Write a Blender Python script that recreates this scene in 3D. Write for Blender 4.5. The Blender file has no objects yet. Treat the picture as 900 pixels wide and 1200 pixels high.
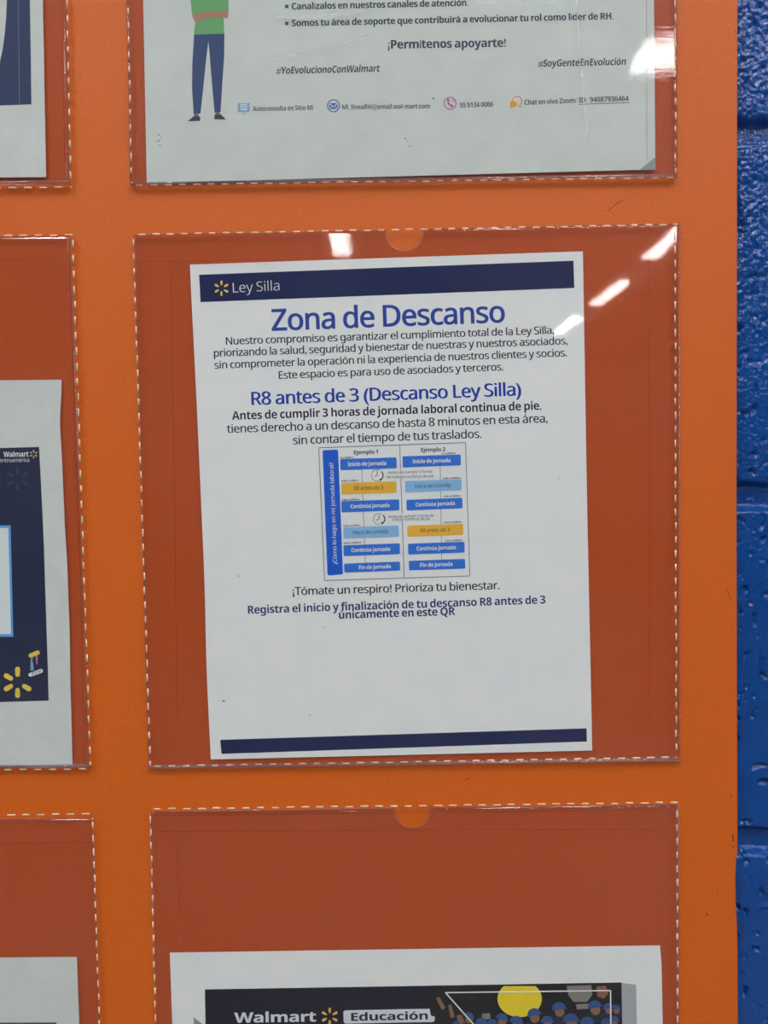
import bpy, bmesh, math, random
from mathutils import Vector, Matrix, noise

random.seed(7)
SC = bpy.context.scene
COL = SC.collection

# ------------------------------------------------------------------ camera
F_PX = 832.0                      # focal length in pixels of the 900x1200 frame (24 mm equivalent phone lens)
CAM_Z = 1.50
CAM_D = 0.397                     # distance of the lens from the board face (board face is y = 0)
up_c = Vector((-0.01854, 0.99892, 0.04284)).normalized()     # world up seen from the camera
x_c = Vector((1.0, 0.01856, 0.0)); x_c = (x_c - up_c * x_c.dot(up_c)).normalized()
y_c = up_c.cross(x_c)                                        # world +y (into the wall)
R = Matrix((x_c, y_c, up_c))                                 # camera -> world
CAM = Vector((0.0, -CAM_D, CAM_Z))
cam_data = bpy.data.cameras.new('camera')
cam = bpy.data.objects.new('camera', cam_data); COL.objects.link(cam)
cam.matrix_world = Matrix.Translation(CAM) @ R.to_4x4()
cam_data.sensor_fit = 'VERTICAL'
cam_data.sensor_height = 34.6
cam_data.lens = 34.6 * F_PX / 1200.0
cam_data.clip_start = 0.01
cam_data.clip_end = 100
SC.camera = cam

def at(px, py, depth=0.0):
    """point of the place seen at photo pixel (px, py), on the plane `depth` metres in front of the board"""
    d = R @ Vector(((px - 450.0) / F_PX, (600.0 - py) / F_PX, -1.0))
    t = (-depth - CAM.y) / d.y
    return CAM + d * t

# ------------------------------------------------------------------ world + view
w = bpy.data.worlds.new('world'); SC.world = w; w.use_nodes = True
bg = w.node_tree.nodes['Background']
bg.inputs[0].default_value = (0.95, 0.97, 1.0, 1); bg.inputs[1].default_value = 0.13
SC.view_settings.view_transform = 'Standard'
SC.view_settings.look = 'None'
SC.view_settings.exposure = 0.0
SC.view_settings.gamma = 1.0
SC.view_settings.use_curve_mapping = False
LAMP = 31.5                       # radiance of the ceiling lamps' lenses

# ------------------------------------------------------------------ materials
def lin(c):
    c /= 255.0
    return c / 12.92 if c <= 0.04045 else ((c + 0.055) / 1.055) ** 2.4
KEY = 0.62
def C(r, g, b, k=KEY):
    return tuple(min(0.95, lin(v) / k) for v in (r, g, b)) + (1.0,)

def mat(name, color, rough=0.6, spec=0.4, metal=0.0):
    m = bpy.data.materials.new(name); m.use_nodes = True
    b = m.node_tree.nodes['Principled BSDF']
    b.inputs['Base Color'].default_value = color
    b.inputs['Roughness'].default_value = rough
    b.inputs['Specular IOR Level'].default_value = spec
    b.inputs['Metallic'].default_value = metal
    return m
def N(m, t, **kw):
    n = m.node_tree.nodes.new(t)
    for k, v in kw.items(): setattr(n, k, v)
    return n
def L(m, a, b): m.node_tree.links.new(a, b)
def coord(m, scale=(1, 1, 1), rot=(0, 0, 0)):
    tc = N(m, 'ShaderNodeNewGeometry'); mp = N(m, 'ShaderNodeMapping')
    mp.inputs['Scale'].default_value = scale; mp.inputs['Rotation'].default_value = rot
    L(m, tc.outputs['Position'], mp.inputs['Vector'])
    return mp.outputs[0]
def noise_tex(m, vec, scale, detail=3, rough=0.5):
    n = N(m, 'ShaderNodeTexNoise'); n.inputs['Scale'].default_value = scale
    n.inputs['Detail'].default_value = detail; n.inputs['Roughness'].default_value = rough
    L(m, vec, n.inputs['Vector']); return n.outputs['Fac']
def ramp(m, fac, stops):
    r = N(m, 'ShaderNodeValToRGB'); e = r.color_ramp.elements
    e[0].position, e[0].color = stops[0]; e[1].position, e[1].color = stops[-1]
    for p, c in stops[1:-1]:
        q = e.new(p); q.color = c
    L(m, fac, r.inputs[0]); return r.outputs[0]
def bump(m, h, strength, dist, normal_in):
    b = N(m, 'ShaderNodeBump'); b.inputs['Strength'].default_value = strength; b.inputs['Distance'].default_value = dist
    L(m, h, b.inputs['Height']); L(m, b.outputs[0], normal_in); return b

# orange vinyl-coated cloth of the board
M_board = mat('orange_vinyl', C(186, 84, 2), 0.60, 0.55)
b = M_board.node_tree.nodes['Principled BSDF']
v = coord(M_board)
L(M_board, ramp(M_board, noise_tex(M_board, v, 1100, 3, 0.7), [(0.34, C(166, 74, 1)), (0.66, C(185, 84, 2))]), b.inputs['Base Color'])
bump(M_board, noise_tex(M_board, v, 1300, 2), 0.32, 0.0006, b.inputs['Normal'])
M_scuff = mat('board_scuff', C(92, 42, 18), 0.7)
# blue paint over block
M_wall = mat('blue_gloss_paint', (0.0, 0.06, 0.33, 1), 0.07, 0.45)
b = M_wall.node_tree.nodes['Principled BSDF']
v = coord(M_wall)
L(M_wall, ramp(M_wall, noise_tex(M_wall, v, 60, 4), [(0.3, (0.0, 0.055, 0.28, 1)), (0.75, (0.0, 0.075, 0.36, 1))]), b.inputs['Base Color'])
bump(M_wall, noise_tex(M_wall, v, 440, 2), 0.55, 0.0014, b.inputs['Normal'])
# paper
def paper_mat(name, a, bcol):
    m = mat(name, a, 0.65, 0.25)
    b = m.node_tree.nodes['Principled BSDF']; v = coord(m)
    L(m, ramp(m, noise_tex(m, v, 55, 5, 0.6), [(0.35, bcol), (0.65, a)]), b.inputs['Base Color'])
    bump(m, noise_tex(m, v, 90, 4), 0.25, 0.0012, b.inputs['Normal'])
    return m
M_paper = paper_mat('cool_white_paper', C(199, 204, 208), C(193, 199, 203))
M_paper_old = paper_mat('grey_white_paper', C(180, 187, 186), C(174, 181, 180))
INK = {}
def ink(r, g, b):
    k = (r, g, b)
    if k not in INK:
        INK[k] = mat('ink_%d' % len(INK), tuple(max(0.002, min(0.9, (lin(v_) - 0.010) / 0.62)) for v_ in k) + (1.0,), 0.6, 0.25)
    return INK[k]
M_thread = mat('white_thread', C(212, 186, 162), 0.8, 0.2)

def film_mat(name, tint, haze, rough, scratch, ior=1.45, haze_col=(0.75, 0.72, 0.8, 1)):
    m = bpy.data.materials.new(name); m.use_nodes = True
    nt = m.node_tree; nt.nodes.clear()
    out = N(m, 'ShaderNodeOutputMaterial')
    tr = N(m, 'ShaderNodeBsdfTransparent'); tr.inputs[0].default_value = tint
    df = N(m, 'ShaderNodeBsdfDiffuse'); df.inputs[0].default_value = haze_col
    gl = N(m, 'ShaderNodeBsdfGlossy'); gl.inputs['Roughness'].default_value = rough
    gl.inputs['Color'].default_value = (1, 1, 1, 1)
    fr = N(m, 'ShaderNodeFresnel')                 # the film is thin: both sides reflect alike
    ge = N(m, 'ShaderNodeNewGeometry'); ma = N(m, 'ShaderNodeMath', operation='MULTIPLY_ADD')
    L(m, ge.outputs['Backfacing'], ma.inputs[0]); ma.inputs[1].default_value = 1 / ior - ior; ma.inputs[2].default_value = ior
    L(m, ma.outputs[0], fr.inputs[0])
    m1 = N(m, 'ShaderNodeMixShader'); m1.inputs[0].default_value = haze
    m2 = N(m, 'ShaderNodeMixShader')
    L(m, tr.outputs[0], m1.inputs[1]); L(m, df.outputs[0], m1.inputs[2])
    L(m, fr.outputs[0], m2.inputs[0]); L(m, m1.outputs[0], m2.inputs[1]); L(m, gl.outputs[0], m2.inputs[2])
    L(m, m2.outputs[0], out.inputs[0])
    v = coord(m)
    if scratch > 0:
        v2 = coord(m, (35, 1, 900), (0, math.radians(-14), 0))
        h = noise_tex(m, v2, 1.0, 3, 0.6)
        b1 = bump(m, h, scratch, 0.0004, gl.inputs['Normal'])
        L(m, ramp(m, noise_tex(m, v, 14, 3), [(0.40, (haze * .6,) * 3 + (1,)), (0.72, (haze * 1.5,) * 3 + (1,))]), m1.inputs[0])
    else:
        bump(m, noise_tex(m, v, 70, 2), 0.05, 0.0004, gl.inputs['Normal'])
        L(m, ramp(m, noise_tex(m, v, 14, 3), [(0.40, (haze * .7,) * 3 + (1,)), (0.72, (haze * 1.4,) * 3 + (1,))]), m1.inputs[0])
    return m
M_film = film_mat('clear_vinyl_film', (0.965, 0.965, 0.965, 1), 0.014, 0.035, 0)
M_film_worn = film_mat('scratched_vinyl_film', (0.955, 0.96, 0.955, 1), 0.030, 0.03, 0.022)
M_back = film_mat('vinyl_backing', (0.86, 0.77, 0.80, 1), 0.005, 0.25, 0, 1.06, (0.5, 0.3, 0.25, 1))
M_rim = film_mat('vinyl_edge', (0.86, 0.82, 0.82, 1), 0.10, 0.10, 0)

M_weld = film_mat('vinyl_weld', (0.86, 0.80, 0.80, 1), 0.004, 0.35, 0, 1.15)
# ------------------------------------------------------------------ object helpers
def tag(o, label=None, cat=None, group=None, kind=None):
    if label: o['label'] = label
    if cat: o['category'] = cat
    if group: o['group'] = group
    if kind: o['kind'] = kind
    return o
def empty(name, loc, label, cat, group=None):
    o = bpy.data.objects.new(name, None); COL.objects.link(o); o.location = loc
    o.empty_display_size = 0.02
    o['_loc'] = 1; del o['_loc']
    return tag(o, label, cat, group)
def world_loc(o):
    p = Vector((0, 0, 0))
    while o is not None:
        p += o.location; o = o.parent
    return p
def mesh_obj(name, verts, faces, m, parent=None, smooth=False):
    me = bpy.data.meshes.new(name)
    off = world_loc(parent) if parent else Vector((0, 0, 0))
    me.from_pydata([tuple(Vector(p) - off) for p in verts], [], faces)
    me.update()
    if smooth:
        for p in me.polygons: p.use_smooth = True
    me.materials.append(m)
    o = bpy.data.objects.new(name, me); COL.objects.link(o)
    if parent: o.parent = parent
    return o
def from_bm(name, bm, m, parent=None):
    me = bpy.data.meshes.new(name); bm.to_mesh(me); bm.free()
    me.materials.append(m)
    o = bpy.data.objects.new(name, me); COL.objects.link(o)
    if parent: o.parent = parent
    return o

def bil(c, s, t):
    """bilinear in pixels; corners TL, TR, BR, BL; s to the right, t down"""
    (ax, ay), (bx, by), (cx, cy), (dx, dy) = c
    return ((ax * (1 - s) + bx * s) * (1 - t) + (dx * (1 - s) + cx * s) * t,
            (ay * (1 - s) + by * s) * (1 - t) + (dy * (1 - s) + cy * s) * t)

class Geo:
    """collects shapes printed / lying at a given depth over the board, as one mesh"""
    def __init__(self, dep): self.v = []; self.f = []; self.dep = dep
    def poly(self, pts, lift=0.0):
        wx = max(p[0] for p in pts) - min(p[0] for p in pts); wy = max(p[1] for p in pts) - min(p[1] for p in pts)
        if max(wx, wy) > 14:              # follow the paper's waves: cut the shape into small cells
            b = bmesh.new()
            f = b.faces.new([b.verts.new((x, -y, 0)) for x, y in pts]); f.normal_update()
            if f.normal.z < 0: f.normal_flip()
            step = 8 if max(wx, wy) < 120 else 14
            for ax, lo, hi in ((0, min(p[0] for p in pts), max(p[0] for p in pts)), (1, -max(p[1] for p in pts), -min(p[1] for p in pts))):
                q = lo + step
                while q < hi:
                    co = [0, 0, 0]; co[ax] = q; no = [0, 0, 0]; no[ax] = 1
                    bmesh.ops.bisect_plane(b, geom=b.verts[:] + b.edges[:] + b.faces[:], plane_co=co, plane_no=no, dist=1e-4)
                    q += step
            b.verts.index_update(); n = len(self.v)
            self.v += [at(v.co.x, -v.co.y, self.dep(v.co.x, -v.co.y) + lift) for v in b.verts]
            self.f += [[n + v.index for v in f.verts] for f in b.faces]
            b.free(); return self
        n = len(self.v)
        self.v += [at(x, y, self.dep(x, y) + lift) for x, y in pts]
        idx = list(range(n, n + len(pts)))
        a = sum(pts[i][0] * pts[(i + 1) % len(pts)][1] - pts[(i + 1) % len(pts)][0] * pts[i][1] for i in range(len(pts)))
        self.f.append(idx if a < 0 else idx[::-1])
        return self
    def grid(self, c, ns, ntt, lift=0.0):
        n = len(self.v)
        for j in range(ntt + 1):
            for i in range(ns + 1):
                x, y = bil(c, i / ns, j / ntt); self.v.append(at(x, y, self.dep(x, y) + lift))
        for j in range(ntt):
            for i in range(ns):
                a = n + j * (ns + 1) + i
                self.f.append([a, a + ns + 1, a + ns + 2, a + 1])
        return self
    def line(self, p, q, wd, lift=0.0, seg=1):
        dx, dy = q[0] - p[0], q[1] - p[1]; l = math.hypot(dx, dy); nx, ny = -dy / l * wd / 2, dx / l * wd / 2
        return self.grid([(p[0] - nx, p[1] - ny), (q[0] - nx, q[1] - ny), (q[0] + nx, q[1] + ny), (p[0] + nx, p[1] + ny)], seg, 1, lift) if dx >= 0 else \
            self.line(q, p, wd, lift, seg)
    def disc(self, cx, cy, rx, ry=None, n=24, lift=0.0):
        ry = ry or rx
        return self.poly([(cx + rx * math.cos(2 * math.pi * k / n), cy + ry * math.sin(2 * math.pi * k / n)) for k in range(n)], lift)
    def ring(self, cx, cy, r, wd, a0=0, a1=360, n=28, lift=0.0):
        k0 = len(self.v)
        for k in range(n + 1):
            a = math.radians(a0 + (a1 - a0) * k / n)
            for rr in (r - wd / 2, r + wd / 2):
                x, y = cx + rr * math.cos(a), cy + rr * math.sin(a); self.v.append(at(x, y, self.dep(x, y) + lift))
        for k in range(n):
            q = k0 + 2 * k; self.f.append([q, q + 2, q + 3, q + 1])
        return self
    def rbox(self, c, r, lift=0.0, n=5):
        """rounded quad; corners TL TR BR BL"""
        pts = []
        for k in range(4):
            p = Vector(c[k]); a = Vector(c[k - 1]); b_ = Vector(c[(k + 1) % 4])
            pa = p + (a - p).normalized() * r; pb = p + (b_ - p).normalized() * r
            for i in range(n + 1):
                t = i / n
                q = pa * (1 - t) ** 2 + p * 2 * t * (1 - t) + pb * t * t
                pts.append((q.x, q.y))
        return self.poly(pts, lift)
    def petal(self, cx, cy, ang, r0, r1, w0, w1, lift=0.0):
        """tapered rounded ray from radius r0 to r1 in direction ang (deg, 0 = up, clockwise)"""
        a = math.radians(ang); ux, uy = math.sin(a), -math.cos(a); vx, vy = -uy, ux
        pts = []
        for k in range(7):
            t = math.pi * k / 6
            pts.append((r1 - w1 / 2 + math.sin(t) * w1 / 2, math.cos(t) * w1 / 2))
        for k in range(7):
            t = math.pi * k / 6
            pts.append((r0 + w0 / 2 - math.sin(t) * w0 / 2, -math.cos(t) * w0 / 2))
        return self.poly([(cx + ux * a_ + vx * b_, cy + uy * a_ + vy * b_) for a_, b_ in pts], lift)
    def text(self, s, p0, p1, cap, bold=0.0, shear=0.0, lift=0.0, heavy=False, thick=0.0):
        verts, faces = glyphs(s, bold, heavy)
        x0 = min(q[0] for q in verts); x1 = max(q[0] for q in verts)
        dx, dy = (p1[0] - p0[0]) / (x1 - x0), (p1[1] - p0[1]) / (x1 - x0)
        l = math.hypot(p1[0] - p0[0], p1[1] - p0[1])
        ux, uy = (p1[1] - p0[1]) / l, -(p1[0] - p0[0]) / l
        k = cap / CAPH; n = len(self.v)
        for x, y in verts:
            e = (x - x0) + shear * y
            X, Y = p0[0] + dx * e + ux * y * k, p0[1] + dy * e + uy * y * k
            self.v.append(at(X, Y, self.dep(X, Y) + lift))
        self.f += [[n + i for i in f] for f in faces]
        if thick:          # a second pass of ink beside the first
            self.text(s, (p0[0] + thick, p0[1] + thick * .3), (p1[0] + thick, p1[1] + thick * .3), cap, bold, shear, lift + 0.00001, heavy)
        return self
    def build(self, name, m, parent=None, smooth=False):
        return mesh_obj(name, self.v, self.f, m, parent, smooth)

def raw_glyphs(s, bold):
    cu = bpy.data.curves.new('t', 'FONT'); cu.body = s; cu.size = 1.0; cu.resolution_u = 3
    cu.offset = bold; cu.fill_mode = 'FRONT'; cu.space_character = 0.94; cu.space_word = 0.86
    o = bpy.data.objects.new('t', cu); COL.objects.link(o)
    dg = bpy.context.evaluated_depsgraph_get(); dg.update()
    me = bpy.data.meshes.new_from_object(o.evaluated_get(dg))
    vs = [(q.co.x, q.co.y) for q in me.vertices]
    fs = []
    for p in me.polygons:
        ids = list(p.vertices)
        a = sum(vs[ids[i]][0] * vs[ids[(i + 1) % len(ids)]][1] - vs[ids[(i + 1) % len(ids)]][0] * vs[ids[i]][1] for i in range(len(ids)))
        fs.append(ids if a > 0 else ids[::-1])
    bpy.data.objects.remove(o); bpy.data.curves.remove(cu); bpy.data.meshes.remove(me)
    return vs, fs
def sans(s, b):
    """plain letters -> the sans-serif letters of Blender's own font stack"""
    r = ''
    for c in s:
        if 'A' <= c <= 'Z': r += chr((0x1D5D4 if b else 0x1D5A0) + ord(c) - 65)
        elif 'a' <= c <= 'z': r += chr((0x1D5EE if b else 0x1D5BA) + ord(c) - 97)
        elif '0' <= c <= '9': r += chr((0x1D7EC if b else 0x1D7E2) + ord(c) - 48)
        else: r += c
    return r
def _h(s):
    v = raw_glyphs(s, 0)[0]
    return (len(v), max(q[1] for q in v) - min(q[1] for q in v)) if v else (0, 0)
SANS_OK = _h(sans('l', 0))[0] != _h(sans('o', 0))[0] and _h(sans('o', 0))[0] > 8
CAPH = _h(sans('H', 0) if SANS_OK else 'H')[1]
XH = _h(sans('x', 0) if SANS_OK else 'x')[1]
ACC = {'á': 'a', 'é': 'e', 'ó': 'o', 'ú': 'u'}
_gl = {}
def glyphs(s, bold=0.0, heavy=False):
    key = (s, bold, heavy)
    if key in _gl: return _gl[key]
    if not SANS_OK:
        _gl[key] = raw_glyphs(s, bold); return _gl[key]
    plain = ''.join(ACC.get(c, c) for c in s)
    vs, fs = raw_glyphs(sans(plain, heavy), bold)
    for k, c in enumerate(s):
        if c in ACC:
            x1 = max(q[0] for q in raw_glyphs(sans(plain[:k + 1], heavy), bold)[0])
            g1 = raw_glyphs(sans(plain[k], heavy), bold)[0]
            xc = x1 - (max(q[0] for q in g1) - min(q[0] for q in g1)) / 2
            n = len(vs); t = 0.035 + 1.2 * bold + (0.02 if heavy else 0)
            y0, y1 = XH + 0.055, XH + 0.20
            vs += [(xc - 0.05 - t, y0), (xc - 0.05 + t, y0), (xc + 0.07 + 1.5 * t, y1), (xc + 0.07 - t, y1)]; fs.append([n, n + 1, n + 2, n + 3])
    _gl[key] = (vs, fs)
    return vs, fs

# ------------------------------------------------------------------ setting: floor, ceiling, block wall
ROOM_X, ROOM_D, CEIL = 9.0, 16.0, 4.20
def slab(name, x0, x1, y0, y1, z0, z1, m):
    bm = bmesh.new(); bmesh.ops.create_cube(bm, size=1)
    for q in bm.verts:
        q.co = Vector(((x0 + x1) / 2 + q.co.x * (x1 - x0), (y0 + y1) / 2 + q.co.y * (y1 - y0), (z0 + z1) / 2 + q.co.z * (z1 - z0)))
    return tag(from_bm(name, bm, m), kind='structure')
M_floor = mat('polished_concrete', (0.34, 0.33, 0.31, 1), 0.35)
v = coord(M_floor); L(M_floor, ramp(M_floor, noise_tex(M_floor, v, 3, 5), [(0.3, (0.28, 0.27, 0.26, 1)), (0.7, (0.38, 0.37, 0.35, 1))]), M_floor.node_tree.nodes['Principled BSDF'].inputs['Base Color'])
M_ceil = mat('painted_deck', (0.55, 0.56, 0.57, 1), 0.8)
slab('floor', -ROOM_X, ROOM_X, -ROOM_D, 0.2, -0.1, 0.0, M_floor)
slab('ceiling', -ROOM_X, ROOM_X, -ROOM_D, 0.2, CEIL, CEIL + 0.1, M_ceil)

WALL_Y = 0.0085
JOINTS = [at(882, 147).z, at(882, 583).z, at(882, 996).z]
def wall_relief(x, z):
    p = Vector((x, 0.0, z))
    top = max(0.0, min(1.0, (z - at(882, 520).z) / 0.14))            # the upper courses are the coarser ones
    d = 0.0
    d += 0.0006 * noise.noise(p * 45)
    fine = 0.7 * noise.noise(p * 240 + Vector((3, 0, 1))) + 0.8 * noise.noise(p * 520)
    d += (0.00012 + 0.00075 * top) * fine
    pit = noise.noise(p * 210 + Vector((11, 5, 2)))
    if pit > 0.30: d -= 0.0050 * (pit - 0.30) * (1.4 - 0.6 * top)
    big = noise.noise(p * 62 + Vector((7, 3, 9)))
    if big > 0.45: d -= 0.0075 * (big - 0.45)
    for k, jz in enumerate(JOINTS):
        h = (z - jz) + 0.0012 * noise.noise(Vector((x * 60, k * 7.0, 0)))
        a = abs(h) / 0.0085
        if a < 1.5:
            g = 1.0 - max(0.0, min(1.0, (a - 0.55) / 0.6)); g = g * g * (3 - 2 * g)
            d = d * (1 - 0.75 * g) - 0.0060 * g
            if k == 0: d += 0.0030 * math.exp(-((h + 0.0055) / 0.0012) ** 2)
    return d
X0, X1 = at(846, 600).x, at(900, 600).x + 0.20
Z1, Z0 = at(880, -80).z, at(880, 1290).z
nx, nz = 200, 760
vs, fs = [], []
xs = [X0 + (X1 - X0) * (i / nx) ** 1.5 for i in range(nx + 1)]
for j in range(nz + 1):
    z = Z0 + (Z1 - Z0) * j / nz
    for x in xs: vs.append((x, WALL_Y - wall_relief(x, z), z))
for j in range(nz):
    for i in range(nx):
        a = j * (nx + 1) + i; fs.append((a, a + 1, a + nx + 2, a + nx + 1))
n = len(vs)
def wq(x0, x1, z0, z1):
    n = len(vs); vs.extend([(x0, WALL_Y, z0), (x1, WALL_Y, z0), (x1, WALL_Y, z1), (x0, WALL_Y, z1)]); fs.append((n, n + 1, n + 2, n + 3))
wq(-ROOM_X, X0, 0, CEIL); wq(X1, ROOM_X, 0, CEIL); wq(X0, X1, 0, Z0); wq(X0, X1, Z1, CEIL)
n = len(vs)      # the back of the wall
vs += [(-ROOM_X, 0.2, 0), (ROOM_X, 0.2, 0), (ROOM_X, 0.2, CEIL), (-ROOM_X, 0.2, CEIL)]; fs.append((n + 3, n + 2, n + 1, n))
tag(mesh_obj('wall_back', vs, fs, M_wall, None, True), kind='structure')

# ------------------------------------------------------------------ ceiling lamps over the aisle behind the viewer, some added for fill and glare
M_house = mat('white_enamel', (0.8, 0.8, 0.8, 1), 0.4)
M_lens = bpy.data.materials.new('lit_lens'); M_lens.use_nodes = True
_nt = M_lens.node_tree; _nt.nodes.clear()
_e = N(M_lens, 'ShaderNodeEmission'); _e.inputs[0].default_value = (1.0, 0.985, 0.95, 1); _e.inputs[1].default_value = LAMP
_o = N(M_lens, 'ShaderNodeOutputMaterial'); L(M_lens, _e.outputs[0], _o.inputs[0])
LAMP_Z = 4.0
def box_bm(sx, sy, z0, z1, bev=0.0):
    bm = bmesh.new(); bmesh.ops.create_cube(bm, size=1)
    for q in bm.verts: q.co = Vector((q.co.x * sx, q.co.y * sy, (z0 + z1) / 2 + q.co.z * (z1 - z0)))
    if bev: bmesh.ops.bevel(bm, geom=bm.edges[:], offset=bev, segments=2, affect='EDGES')
    return bm
def make_lamp(name, label, group, sx, sy):
    t = empty(name, (0, 0, LAMP_Z), label, 'ceiling light', group)
    from_bm('housing', box_bm(sx + 0.04, sy + 0.04, 0.045, 0.11, 0.008), M_house, t)
    from_bm('lens', box_bm(sx, sy, 0.0, 0.045, 0.012), M_lens, t)
    for s in (-1, 1):
        bm = bmesh.new()
        bmesh.ops.create_cone(bm, cap_ends=True, segments=10, radius1=0.008, radius2=0.008, depth=CEIL - LAMP_Z - 0.10)
        bmesh.ops.translate(bm, verts=bm.verts[:], vec=(0, s * sy * 0.35, (CEIL - LAMP_Z + 0.10) / 2 + 0.002))
        from_bm('hanger_rod', bm, M_house, t)
    return t
def copy_thing(o, loc):
    c = o.copy(); COL.objects.link(c); c.location = loc
    for ch in o.children:
        d = ch.copy(); COL.objects.link(d); d.parent = c
    return c
strip = make_lamp('ceiling_light', 'white strip light hanging in a row below the shop ceiling', 'strip lights below the ceiling', 0.16, 1.16)
spots = [(3.1, D) for D in (3.56, 5.62, 7.70, 9.78, 11.9)] + [(-0.41, 7.43), (-3.6, 2.2), (-3.6, 4.4)] + \
        [(0.9, 1.9), (-1.3, 1.9), (2.4, 2.2), (0.6, 2.7), (-1.5, 2.4)]  # lamps on this line are added near the wall to light the board
for i, (X, D) in enumerate(spots):
    loc = Vector((X, -(D - CAM_D), LAMP_Z))
    if i == 0: strip.location = loc
    else: copy_thing(strip, loc)
square = make_lamp('ceiling_light', 'small square light added below the shop ceiling for pocket glare', 'added square lights below the ceiling', 0.27, 0.24)
square.location = (1.71, -(4.38 - CAM_D), LAMP_Z)  # added square lamps, placed so their mirror spots make the top pocket's glare
for X in (0.50, 0.80): copy_thing(square, Vector((X, -(3.62 - CAM_D), LAMP_Z)))

# ------------------------------------------------------------------ the orange board
board = empty('notice_board', at(130, 1650, 0), 'orange notice board with rows of clear stitched pockets, mounted on blue block wall', 'notice board')
edge = [(866.5, -460), (865, 0), (864.5, 300), (864, 600), (864.5, 800), (865, 960), (865, 1000), (863.5, 1008), (862.6, 1030), (863, 1060), (864.5, 1085), (865, 1110), (865.5, 1200), (866, 1650)]
front = [(-600, -460)] + edge + [(-600, 1650)]
TH = 0.0042
bm = bmesh.new()
fv = [bm.verts.new(at(x, y, 0) - board.location) for x, y in front]
f = bm.faces.new(fv)
r = bmesh.ops.extrude_face_region(bm, geom=[f])
bmesh.ops.translate(bm, verts=[e for e in r['geom'] if isinstance(e, bmesh.types.BMVert)], vec=(0, TH, 0))
bmesh.ops.recalc_face_normals(bm, faces=bm.faces[:])
ed = [e for e in bm.edges if all(abs(q.co.y) < 1e-5 for q in e.verts)]
bmesh.ops.bevel(bm, geom=ed, offset=0.0009, segments=3, affect='EDGES')
panel = from_bm('panel', bm, M_board, board)
for p, q, wd in [((858.5, 977), (859.5, 986), 1.4), ((859, 990), (859.8, 995), 1.0), ((856, 930), (857, 934), .8), ((841, 1047), (841, 1051), .7), ((828, 1070), (829, 1073), 1.6),
                 ((712, 248), (722, 239), .8), ((722, 239), (730, 235), .8), ((545, 914), (552, 911), .8), ((862, 36), (863, 40), .9), ((852, 690), (856, 702), .6)]:
    tag(Geo(lambda x, y: 0.00005).line(p, q, wd).build('scuff_mark', M_scuff, board), 'small dark scuff on the orange cloth')

# ------------------------------------------------------------------ pockets
def const(d): return lambda x, y: d
DF, DP, DB = 0.0024, 0.0012, 0.0004        # depth of film, paper and backing in front of the board face
def ridge_fn(ridges):
    def f(x, y):
        h = 0.0
        for pts, hgt, wd in ridges:
            best = 1e9; tt = 0
            for k in range(len(pts) - 1):
                ax, ay = pts[k]; bx, by = pts[k + 1]
                dx, dy = bx - ax, by - ay; t = max(0, min(1, ((x - ax) * dx + (y - ay) * dy) / (dx * dx + dy * dy)))
                d = math.hypot(x - ax - dx * t, y - ay - dy * t)
                if d < best: best = d; tt = (k + t) / (len(pts) - 1)
            if best < 3 * wd: h += hgt * math.exp(-(best / wd) ** 2) * math.sin(math.pi * min(1, max(0, tt * .9 + .05)))
        return h
    return f
def film_depth(ridges=(), wave=0.00005, seed=0, lean=0.0, yref=0):
    rf = ridge_fn(ridges)
    def f(x, y):
        p = Vector((x / 130.0, y / 130.0, seed))
        return DF + wave * noise.noise(p) + wave * .35 * noise.noise(p * 3.1) + rf(x, y)
    return f
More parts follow.
